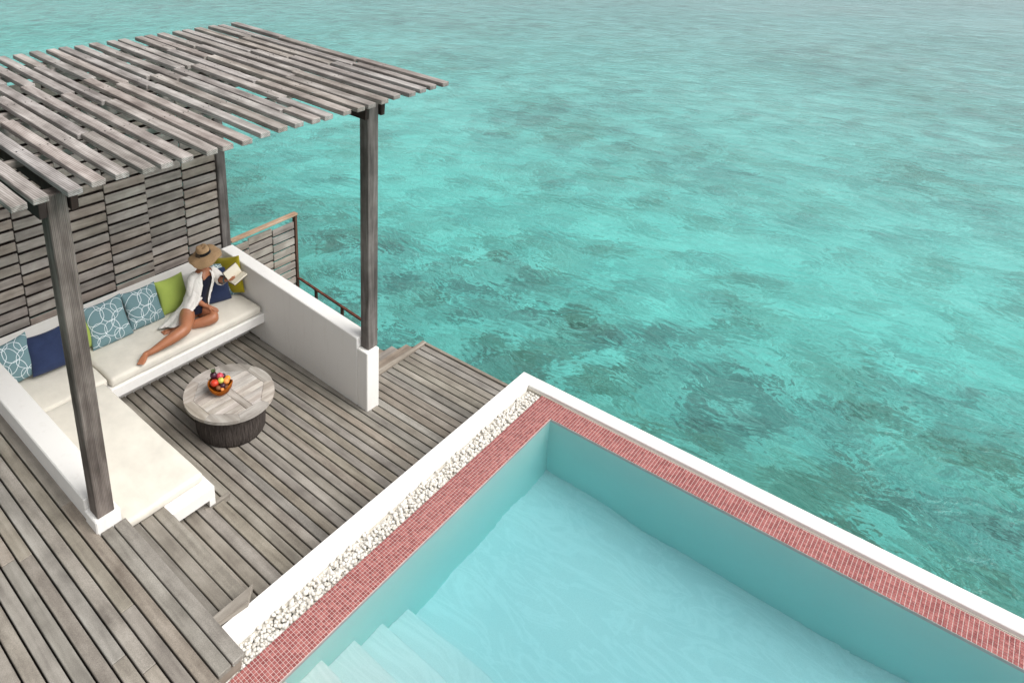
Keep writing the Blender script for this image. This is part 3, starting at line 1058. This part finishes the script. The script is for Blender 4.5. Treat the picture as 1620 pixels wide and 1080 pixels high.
lathe('drum_base', [(0.30, 0.0), (0.312, 0.02), (0.318, 0.1), (0.318, 0.2), (0.312, 0.29), (0.305, 0.318)], M['fibre'], tb, (TX + 0.01, TY - 0.01, 0.001), 160, base_fn)
lathe('under_rim', [(0.33, 0), (0.385, 0.006)], M['darkwood'], tb, (TX, TY, 0.315), 64)
NO = 8
inner = 0.325
octo = [(inner * math.cos(R(22.5 + 45 * i)), inner * math.sin(R(22.5 + 45 * i))) for i in range(NO)]
M['tabletop'] = wood('teak_top', 0, (0.20, 0.175, 0.15), (0.34, 0.31, 0.275), (0.50, 0.47, 0.43), 1.0, 0.05, 0.25)
M['tabletop_y'] = wood('teak_top_across', 1, (0.22, 0.195, 0.17), (0.40, 0.365, 0.33), (0.60, 0.565, 0.52), 1.1, 0.05, 0.28)
for i in range(NO):
    a0, a1 = R(22.5 + 45 * i), R(22.5 + 45 * (i + 1))
    e = 0.004
    outer = [(TR * math.cos(a0 + (a1 - a0) * q / 8), TR * math.sin(a0 + (a1 - a0) * q / 8)) for q in range(9)]
    poly = [octo[i]] + outer + [octo[(i + 1) % NO]]
    cxp = sum(p[0] for p in poly) / len(poly); cyp = sum(p[1] for p in poly) / len(poly)
    poly = [(TX + cxp + (p[0] - cxp) * 0.996, TY + cyp + (p[1] - cyp) * 0.996) for p in poly]
    prism('rim_segment', poly, TZ - 0.03, TZ, M['tabletop'] if i % 4 in (1, 2) else M['tabletop_y'], tb, 0.002)


def clip(poly, f):
    out = []
    for i in range(len(poly)):
        p, q = poly[i], poly[(i + 1) % len(poly)]
        fp, fq = f(p), f(q)
        if fp >= 0: out.append(p)
        if (fp >= 0) != (fq >= 0):
            s = fp / (fp - fq)
            out.append((p[0] + (q[0] - p[0]) * s, p[1] + (q[1] - p[1]) * s))
    return out


oc = [(p[0] * 0.993, p[1] * 0.993) for p in octo]
hw = 0.034
cb = clip(clip(oc, lambda p: p[1] + hw), lambda p: hw - p[1])
prism('centre_board', [(TX + p[0], TY + p[1]) for p in cb], TZ - 0.03, TZ - 0.0005, M['tabletop'], tb, 0.002)
for sgn in (1, -1):
    nb = 11
    for k in range(nb):
        xa = -inner + 2 * inner * k / nb + 0.0016
        xb = -inner + 2 * inner * (k + 1) / nb - 0.0016
        pp = clip(clip(clip(oc, lambda p: p[0] - xa), lambda p: xb - p[0]), lambda p: sgn * p[1] - hw - 0.003)
        if len(pp) > 2:
            prism('top_slat', [(TX + p[0], TY + p[1]) for p in pp], TZ - 0.026, TZ - 0.001 + rnd.uniform(-.0008, .0008), M['tabletop_y'], tb, 0.0012)

# fruit bowl
BX, BY, BZ = -4.60, 2.935, TZ + 0.001
bowl = thing('fruit_bowl', (BX, BY, BZ), 'carved reddish wooden bowl full of fruit on the round table', 'bowl')


def bowl_fn(p, a):
    k = p.z / 0.085
    return Vector((p.x * (1 + 0.03 * math.sin(2 * a)), p.y * (1 + 0.03 * math.sin(2 * a)), p.z + max(0, k) * (0.014 * math.sin(2 * a + 0.6) + 0.008 * math.sin(3 * a))))


lathe('bowl_shell', [(0.001, 0.002), (0.045, 0.0), (0.075, 0.018), (0.098, 0.05), (0.108, 0.085), (0.110, 0.098), (0.104, 0.098), (0.096, 0.06), (0.078, 0.032), (0.04, 0.018), (0.001, 0.016)], M['bowl'], bowl, (BX, BY, BZ), 48, bowl_fn)


def fruit(name, x, y, z, r, mat, label, squash=0.95, stem=True, top=0.12):
    t_ = thing(name, (BX + x, BY + y, BZ + z), label, 'fruit', 'fruit in the wooden bowl')
    prof = []
    for i in range(13):
        a = -math.pi / 2 + math.pi * i / 12
        rr_ = r * math.cos(a)
        zz = r * squash * math.sin(a)
        dim = top * r * math.exp(-((rr_ / (0.35 * r)) ** 2))
        prof.append((max(rr_, 0.0003), zz - (dim if a > 0 else -dim * 0.6)))
    rx = random.Random(int(1000 * (x + y + 2)))
    lx, ly = rx.uniform(-.25, .25), rx.uniform(-.25, .25)
    lathe('skin', prof, mat, t_, (BX + x, BY + y, BZ + z), 20, lambda p, a: Vector((p.x * (1 + lx * p.z / r * .3), p.y, p.z + lx * p.x * .4 + ly * p.y * .4)))
    if stem:
        bar('stem', (BX + x, BY + y, BZ + z + r * .75), (BX + x + 0.003, BY + y + .002, BZ + z + r * 1.08), 0.003, 0.003, M['brown'], t_, 0.0006)
    return t_


fruit('mango', -0.005, -0.055, 0.125, 0.038, M['red'], 'large red fruit at the left of the bowl', 0.85)
fruit('apple', -0.045, 0.030, 0.130, 0.034, M['pink'], 'pink apple at the back of the bowl')
fruit('guava', 0.020, -0.005, 0.138, 0.029, M['lime'], 'pale green fruit on top in the middle of the bowl')
fruit('peach', 0.045, 0.035, 0.125, 0.030, M['peach'], 'blushing orange peach right of the pale green fruit')
fruit('orange', 0.020, 0.068, 0.122, 0.027, M['orange'], 'bright orange fruit at the right of the bowl')
fruit('plum', 0.055, -0.012, 0.105, 0.026, M['plum'], 'dark plum below the pale green fruit')
fruit('plum', 0.000, 0.03, 0.095, 0.030, M['plum'], 'dark plum sunk between the peach and the pink apple')
fruit('passion_fruit', 0.045, -0.052, 0.098, 0.022, M['brown'], 'brown fruit below the large red fruit')
fruit('passion_fruit', 0.080, 0.012, 0.088, 0.021, M['brown'], 'brown fruit at the front lip of the bowl')
fruit('passion_fruit', 0.072, -0.030, 0.085, 0.017, M['peach'], 'small tawny fruit left of the brown fruit at the front lip', stem=False)
fruit('apple', -0.02, -0.01, 0.085, 0.035, M['red'], 'red apple deep in the middle of the bowl')
fruit('plum', -0.055, 0.070, 0.105, 0.026, M['plum'], 'dark plum against the back right rim of the bowl')
fruit('plum', -0.04, -0.035, 0.105, 0.028, M['plum'], 'dark plum behind the large red fruit')
md = fruit('dragon_fruit', -0.075, -0.015, 0.150, 0.032, M['plum'], 'purple fruit with leafy crown standing at the back of the bowl', 1.0, False)
for i in range(9):
    a = i * 0.698
    c0 = Vector((BX - 0.075, BY - 0.015, BZ + 0.176))
    tip = c0 + Vector((0.026 * math.cos(a), 0.026 * math.sin(a), 0.030 + 0.012 * (i % 2)))
    d = Vector((-math.sin(a), math.cos(a), 0)) * 0.006
    m_ = (c0 + tip) / 2 + Vector((0.006 * math.cos(a), 0.006 * math.sin(a), -0.002))
    vs = [c0 - d, c0 + d, m_ + d * 1.2, m_ - d * 1.2, tip]
    vs += [v_ + Vector((0, 0, 0.0015)) for v_ in vs]
    mesh_obj('leaf', [v_ - c0 for v_ in vs], [(0, 1, 2, 3), (3, 2, 4), (5, 8, 7, 6), (8, 9, 7), (0, 5, 6, 1), (1, 6, 7, 2), (2, 7, 9, 4), (4, 9, 8, 3), (3, 8, 5, 0)], M['leaf'], md, c0)

# ------------------------------------------------------------------ the woman on the sofa
person = thing('person', (-5.6, 3.4, 0.46), 'woman in straw hat and open white shirt reading with folded legs on the sofa', 'person')
PO = Vector((-5.6, 3.4, 0.46))


def skin_mesh(name, joints, edges, mat, parent, sub=2, root=0):
    me = bpy.data.meshes.new(name)
    me.from_pydata([tuple(Vector(j[0]) - PO) for j in joints], edges, [])
    me.materials.append(mat)
    o = bpy.data.objects.new(name, me)
    o.location = (0, 0, 0)
    COL.objects.link(o)
    o.parent = parent
    sm = o.modifiers.new('skin', 'SKIN')
    sm.use_smooth_shade = True
    lay = me.skin_vertices[0].data if me.skin_vertices else None
    if lay is None:
        me.attributes
    for i, j in enumerate(joints):
        r = j[1]
        lay[i].radius = r if isinstance(r, tuple) else (r, r)
        lay[i].use_root = (i == root)
    sb = o.modifiers.new('subdivision', 'SUBSURF')
    sb.levels = sb.render_levels = sub
    return o


J, E = [], []


def jt(p, r, parent=None):
    J.append((p, r))
    if parent is not None: E.append((parent, len(J) - 1))
    return len(J) - 1


pel = jt((-5.65, 3.385, .555), .098)
wai = jt((-5.69, 3.445, .65), .083, pel)
che = jt((-5.735, 3.53, .765), .092, wai)
nb_ = jt((-5.775, 3.59, .86), .06, che)
nk = jt((-5.765, 3.595, .925), .040, nb_)
hd0 = jt((-5.745, 3.595, .995), .064, nk)
hd1 = jt((-5.745, 3.60, 1.06), .076, hd0)
hd2 = jt((-5.755, 3.605, 1.11), .060, hd1)
shr = jt((-5.755, 3.455, .855), .044, nb_)
er = jt((-5.69, 3.385, .70), .036, shr)
fr_ = jt((-5.61, 3.405, .655), .033, er)
wr = jt((-5.525, 3.435, .625), .022, fr_)
hr_ = jt((-5.475, 3.462, .617), (.028, .017), wr)
shl = jt((-5.765, 3.705, .825), .044, nb_)
el = jt((-5.64, 3.70, .775), .036, shl)
wl = jt((-5.535, 3.70, .815), .022, el)
hl = jt((-5.505, 3.705, .825), (.028, .017), wl)
hipr = jt((-5.675, 3.30, .545), .092, pel)
thr = jt((-5.50, 3.18, .585), .084, hipr)
knr = jt((-5.355, 3.075, .60), .062, thr)
car = jt((-5.365, 2.94, .565), .060, knr)
sr = jt((-5.385, 2.80, .525), .042, car)
anr = jt((-5.40, 2.70, .500), .029, sr)
her = jt((-5.425, 2.672, .487), .032, anr)
bar_ = jt((-5.375, 2.615, .484), (.038, .022), her)
tor = jt((-5.345, 2.580, .476), (.036, .013), bar_)
hipl = jt((-5.66, 3.44, .545), .082, pel)
thl = jt((-5.53, 3.465, .548), .080, hipl)
knl = jt((-5.395, 3.462, .538), .063, thl)
cal_ = jt((-5.455, 3.34, .515), .056, knl)
sl_ = jt((-5.53, 3.21, .498), .040, cal_)
anl = jt((-5.585, 3.115, .488), .026, sl_)
hel = jt((-5.60, 3.085, .480), .026, anl)
bal = jt((-5.618, 3.035, .475), (.028, .016), hel)
tol = jt((-5.632, 3.0, .472), (.024, .010), bal)


def hand(base, root, dirv, side, curl):
    """four fingers and a thumb on the end of a hand"""
    dirv = Vector(dirv).normalized(); side = Vector(side).normalized()
    nrm = dirv.cross(side).normalized() * curl
    for q, ln in enumerate((.058, .066, .062, .048)):
        s_ = (q - 1.5) * 0.0125
        p0 = Vector(root) + dirv * 0.022 + side * s_
        p1 = p0 + dirv * ln * .5 + nrm * .006 + side * s_ * .25
        p2 = p0 + dirv * ln * .95 + nrm * .020 + side * s_ * .4
        a = jt(tuple(p0), .0085, base)
        b_ = jt(tuple(p1), .0075, a)
        jt(tuple(p2), .0062, b_)
    p0 = Vector(root) - dirv * 0.006 + side * -0.026
    a = jt(tuple(p0), .0095, base)
    jt(tuple(p0 + dirv * .028 + side * -.014 + nrm * .006), .0075, a)


hand(hr_, (-5.475, 3.462, .617), (0.75, 0.50, -0.22), (-0.45, 0.8, 0), -1)
hand(hl, (-5.505, 3.705, .825), (0.45, 0.5, 0.45), (0.7, -0.5, -0.2), 1)
for base_, root_, dv_, sd_ in ((tor, (-5.345, 2.580, .476), (0.42, -1, -.05), (1, .42, 0)), (tol, (-5.632, 3.0, .472), (-.35, -1, -.05), (1, -.35, 0))):
    dv_, sd_ = Vector(dv_).normalized(), Vector(sd_).normalized()
    for q in range(5):
        p0 = Vector(root_) + sd_ * (q - 2) * 0.0125 + dv_ * 0.006
        jt(tuple(p0 + dv_ * (0.024 - 0.003 * q)), .0085 - .0006 * q, jt(tuple(p0), .009, base_))
skin_mesh('body', J, E, M['skin'], person)



fold_tex = bpy.data.textures.new('folds', 'CLOUDS')
fold_tex.noise_scale = 0.045
fold_tex.noise_depth = 2


def loft(name, rings, mat, parent, closed=True, thick=0.0, smooth=True, cap=False, fold=0.0):
    n = len(rings[0])
    verts = [p - PO for r_ in rings for p in r_]
    faces = []
    for i in range(len(rings) - 1):
        for k in range(n if closed else n - 1):
            k2 = (k + 1) % n
            faces.append((i * n + k, i * n + k2, (i + 1) * n + k2, (i + 1) * n + k))
    if cap:
        faces.append(tuple(range(n))[::-1]); faces.append(tuple((len(rings) - 1) * n + k for k in range(n)))
    o = mesh_obj(name, verts, faces, mat, None, (0, 0, 0), smooth)
    o.parent = parent
    if thick:
        md_ = o.modifiers.new('solidify', 'SOLIDIFY'); md_.thickness = thick; md_.offset = 0
    sb = o.modifiers.new('subdivision', 'SUBSURF'); sb.levels = sb.render_levels = 2 if fold else 1
    if fold:
        dp = o.modifiers.new('folds', 'DISPLACE')
        dp.texture = fold_tex
        dp.texture_coords = 'LOCAL'
        dp.strength = fold
        dp.mid_level = 0.5
    return o


def ring(c, lat, front, w, d, a0, a1, n, wr_=0.0, seed=0, zmin=None):
    c = Vector(c)
    out = []
    for k in range(n):
        a = R(a0 + (a1 - a0) * k / (n - 1))
        f = 1 + wr_ * mnoise.noise(Vector((a * 2.6 + seed, c.z * 14, seed)))
        p = c + front * math.cos(a) * d * f + lat * math.sin(a) * w * f
        if zmin is not None: p.z = max(zmin + 0.002 * (k % 3), p.z)
        out.append(p)
    return out


lat = Vector((-0.05, 1, -0.13)).normalized()
spn = Vector((-.125, .2, .305)).normalized()
frt = lat.cross(spn).normalized()
if frt.x < 0: frt = -frt
# black swimsuit
sw = [ring(c, lat, frt, w, d, 0, 345, 24) for c, w, d in [
    ((-5.64, 3.372, .525), .118, .10), ((-5.652, 3.388, .56), .122, .108), ((-5.675, 3.42, .615), .104, .096), ((-5.69, 3.445, .65), .098, .092),
    ((-5.715, 3.49, .71), .108, .102), ((-5.735, 3.53, .765), .115, .112), ((-5.75, 3.555, .80), .108, .098), ((-5.763, 3.575, .83), .075, .072)]]
loft('swimsuit', sw, M['swim'], person)
# open linen shirt: body shell with the front left open, collar and skirt
N_ = 41
sh = []
for c, w, d, a0, a1, wr_, zm in [
        ((-5.775, 3.585, .885), .062, .060, 38, 322, .05, None),
        ((-5.765, 3.578, .865), .105, .072, 30, 330, .05, None),
        ((-5.752, 3.56, .835), .150, .100, 24, 334, .06, None),
        ((-5.735, 3.525, .765), .150, .130, 20, 338, .10, None),
        ((-5.712, 3.48, .70), .142, .125, 20, 340, .14, None),
        ((-5.69, 3.43, .64), .145, .125, 24, 338, .16, None),
        ((-5.68, 3.385, .585), .165, .145, 40, 335, .16, None),
        ((-5.69, 3.345, .535), .195, .175, 62, 325, .20, .478),
        ((-5.67, 3.29, .50), .225, .195, 82, 318, .26, .476),
        ((-5.66, 3.25, .48), .245, .215, 95, 312, .32, .472)]:
    sh.append(ring(c, lat, frt, w, d, a0, a1, N_, wr_, 3, zm))
shirt = loft('shirt', sh, M['shirt'], person, closed=False, thick=0.004, fold=0.022)


def sleeve(name, pts, mat, wr_=0.12, seed=0):
    rings = []
    for i, (p, r_) in enumerate(pts):
        p = Vector(p)
        a = Vector(pts[max(0, i - 1)][0]); b_ = Vector(pts[min(len(pts) - 1, i + 1)][0])
        d_ = (b_ - a).normalized()
        u = d_.cross(Vector((0, 0, 1)))
        if u.length < .1: u = d_.cross(Vector((0, 1, 0)))
        u.normalize(); v_ = d_.cross(u)
        rings.append([p + (u * math.cos(q * .3927) + v_ * math.sin(q * .3927)) * r_ * (1 + wr_ * mnoise.noise(Vector((q * .9, i * 1.3, seed)))) for q in range(16)])
    return loft(name, rings, mat, person, True, 0.003, fold=0.016)


sleeve('sleeve', [((-5.757, 3.50, .862), .052), ((-5.755, 3.455, .85), .062), ((-5.735, 3.425, .80), .060), ((-5.712, 3.40, .745), .058), ((-5.692, 3.385, .70), .060),
                  ((-5.655, 3.39, .672), .058), ((-5.622, 3.40, .657), .054), ((-5.598, 3.408, .65), .050), ((-5.592, 3.41, .649), .056), ((-5.61, 3.403, .655), .058)], M['shirt'], 0.16, 1)
sleeve('sleeve', [((-5.766, 3.66, .84), .052), ((-5.765, 3.705, .828), .060), ((-5.725, 3.712, .805), .058), ((-5.68, 3.71, .785), .056), ((-5.64, 3.703, .778), .054),
                  ((-5.612, 3.70, .786), .050), ((-5.60, 3.70, .79), .054)], M['shirt'], 0.14, 2)
# bracelet
bw = lathe('bracelet', [(0.024, -0.012), (0.028, -0.006), (0.028, 0.006), (0.024, 0.012)], M['bangle'], None, Vector((-5.545, 3.70, .811)) - PO, 20)
bw.parent = person
bw.rotation_euler = (Vector((-5.535, 3.70, .815)) - Vector((-5.64, 3.70, .775))).to_track_quat('Z', 'Y').to_euler()
# hair at the nape and sides under the hat
hrn = [ring(c, Vector((0, 1, 0)), Vector((1, 0, 0)), w, d, 60, 300, 20, .06, 8) for c, w, d in [
    ((-5.755, 3.60, 1.12), .066, .07), ((-5.75, 3.60, 1.07), .082, .084), ((-5.752, 3.597, 1.01), .076, .08), ((-5.765, 3.595, .965), .056, .066), ((-5.775, 3.595, .93), .040, .056)]]
loft('hair', hrn, M['hair'], person, closed=False, thick=0.012)
# face: brows to chin lie in the shade of the brim
fc = Vector((-5.672, 3.600, 1.025))
for dy in (-0.028, 0.028):
    e_ = lathe('eye', [(0.0003, -.010), (.007, -.007), (.010, 0), (.007, .007), (.0003, .010)], plain('eye_white', (.7, .7, .68), .2) if dy < 0 else bpy.data.materials['eye_white'], None, fc + Vector((0.004, dy, 0.018)) - PO, 12)
    e_.parent = person
nz = mesh_obj('nose', [fc + Vector(q) - PO for q in [(0.0, -.006, .022), (0, .006, .022), (0.022, -.011, -.014), (.022, .011, -.014), (.0, -.013, -.018), (.0, .013, -.018), (.012, 0, -.02)]],
              [(0, 1, 3, 2), (0, 2, 4), (1, 5, 3), (2, 3, 6), (4, 2, 6), (5, 6, 3)], M['skin'], None, (0, 0, 0), True)
nz.parent = person
lp = mesh_obj('lips', [fc + Vector(q) - PO for q in [(.002, -.02, -.037), (.010, 0, -.032), (.002, .02, -.037), (.008, 0, -.045), (-.01, 0, -.037)]],
              [(0, 3, 1), (1, 3, 2), (0, 1, 4), (1, 2, 4), (2, 3, 4), (3, 0, 4)], plain('lip_skin', (.38, .08, .06), .4), None, (0, 0, 0), True)
lp.parent = person

# straw hat
HC = Vector((-5.745, 3.60, 1.085))
hat = bpy.data.objects.new('hat', None)
COL.objects.link(hat)
hat.parent = person
hat.location = HC - PO
hat.rotation_euler = (R(12), R(-9), 0)
hat.scale = (0.79, 0.79, 0.92)


def brim_fn(p, a):
    r_ = math.hypot(p.x, p.y)
    k = max(0, (r_ - 0.085) / 0.13)
    z = p.z - 0.045 * k * k * (0.5 + 0.9 * math.cos(a + 0.25)) + 0.014 * k * math.sin(3 * a + 1) + 0.006 * k * math.sin(7 * a)
    rr_ = 1 + (0.025 * mnoise.noise(Vector((math.cos(a) * 5, math.sin(a) * 5, 0))) + 0.02 * mnoise.noise(Vector((math.cos(a) * 21, math.sin(a) * 21, 0)))) * (k > .8)
    return Vector((p.x * rr_, p.y * rr_, z))


def child_raw(o, parent):
    o.parent = parent
    return o


child_raw(lathe('brim', [(0.080, 0.004), (0.11, 0.0), (0.15, -0.004), (0.19, -0.008), (0.218, -0.012), (0.218, -0.015), (0.19, -0.012), (0.15, -0.008), (0.11, -0.004), (0.080, 0.0)], M['straw'], None, (0, 0, 0), 72, brim_fn), hat)
child_raw(lathe('crown', [(0.092, 0.0), (0.090, 0.03), (0.085, 0.065), (0.078, 0.088), (0.066, 0.097), (0.045, 0.093), (0.02, 0.085), (0.0005, 0.083)], M['straw'], None, (0, 0, 0), 40,
                lambda p, a: Vector((p.x * 1.08, p.y * 0.96, p.z - 0.012 * max(0, math.cos(a)) * (p.z / .1) + 0.004 * math.sin(4 * a) * p.z / .1))), hat)
child_raw(lathe('ribbon', [(0.0945, 0.003), (0.0935, 0.034)], M['band'], None, (0, 0, 0), 40, lambda p, a: Vector((p.x * 1.09, p.y * 0.975, p.z))), hat)
# frayed straw ends round the brim
fv, ff = [], []
rf = random.Random(2)
for i in range(260):
    a = i * 2 * math.pi / 260 + rf.uniform(-.01, .01)
    p = brim_fn(Vector((0.214 * math.cos(a), 0.214 * math.sin(a), -0.014)), a)
    L_ = rf.uniform(.006, .024)
    q = p + Vector((math.cos(a + rf.uniform(-.5, .5)) * L_, math.sin(a + rf.uniform(-.5, .5)) * L_, rf.uniform(-.008, .006)))
    s_ = Vector((-math.sin(a), math.cos(a), 0)) * 0.0012
    b0 = len(fv)
    fv += [p - s_, p + s_, q, p + Vector((0, 0, .0016))]
    ff += [(b0, b0 + 1, b0 + 2), (b0, b0 + 3, b0 + 2), (b0 + 1, b0 + 3, b0 + 2), (b0, b0 + 1, b0 + 3)]
fo = child_raw(mesh_obj('frayed_straw', fv, ff, M['straw'], None, (0, 0, 0)), hat)
fo['kind'] = 'stuff'

# open book in her left hand
bk = thing('book', (-5.47, 3.75, .87), 'open book held up by the woman in her left hand', 'book')
BC = Vector((-5.475, 3.785, .845))
sp_d = Vector((0.05, 0.90, 0.36)).normalized()         # direction of the spine
flap = {-1: Vector((0.90, -0.12, 0.10)), 1: Vector((-0.40, -0.15, 0.85))}
for sgn, op in ((-1, 0.30), (1, 0.55)):
    rows, rows2 = [], []
    pg_d = flap[sgn]
    pg_d = (pg_d - sp_d * pg_d.dot(sp_d)).normalized()
    up_d = sp_d.cross(pg_d).normalized()
    if up_d.dot(flap[-sgn]) < 0: up_d = -up_d
    op = 0.0
    for i in range(9):
        s_ = i / 8
        x_ = s_ * 0.115
        hgt = 0.012 * math.sin(min(1, s_ * 2.2) * math.pi / 2) + x_ * op * 0.5
        rows.append((x_ * math.cos(op * .5), hgt))
    verts_, faces_ = [], []
    for lay in (0, 1):
        for (x_, h_) in rows:
            for e_ in (-0.085, 0.085):
                verts_.append(BC + pg_d * x_ + up_d * (h_ if lay else x_ * op * 0.5 - 0.003) + sp_d * e_)
    n9 = 18
    for i in range(8):
        a = i * 2
        faces_ += [(a, a + 1, a + 3, a + 2), (n9 + a, n9 + a + 2, n9 + a + 3, n9 + a + 1), (a, a + 2, n9 + a + 2, n9 + a), (a + 1, n9 + a + 1, n9 + a + 3, a + 3)]
    faces_ += [(0, n9, n9 + 1, 1), (16, 17, n9 + 17, n9 + 16)]
    mesh_obj('pages', [v_ - BC for v_ in verts_], faces_, M['page'], bk, BC)
    cv = []
    for lay in (0, 1):
        for x_ in (0, 0.121):
            for e_ in (-0.089, 0.089):
                cv.append(BC + pg_d * x_ + up_d * (x_ * op * 0.5 - 0.0045 - lay * .003) + sp_d * e_)
    mesh_obj('cover', [v_ - BC for v_ in cv], [(0, 1, 3, 2), (4, 6, 7, 5), (0, 4, 5, 1), (2, 3, 7, 6), (0, 2, 6, 4), (1, 5, 7, 3)], M['cover'], bk, BC)
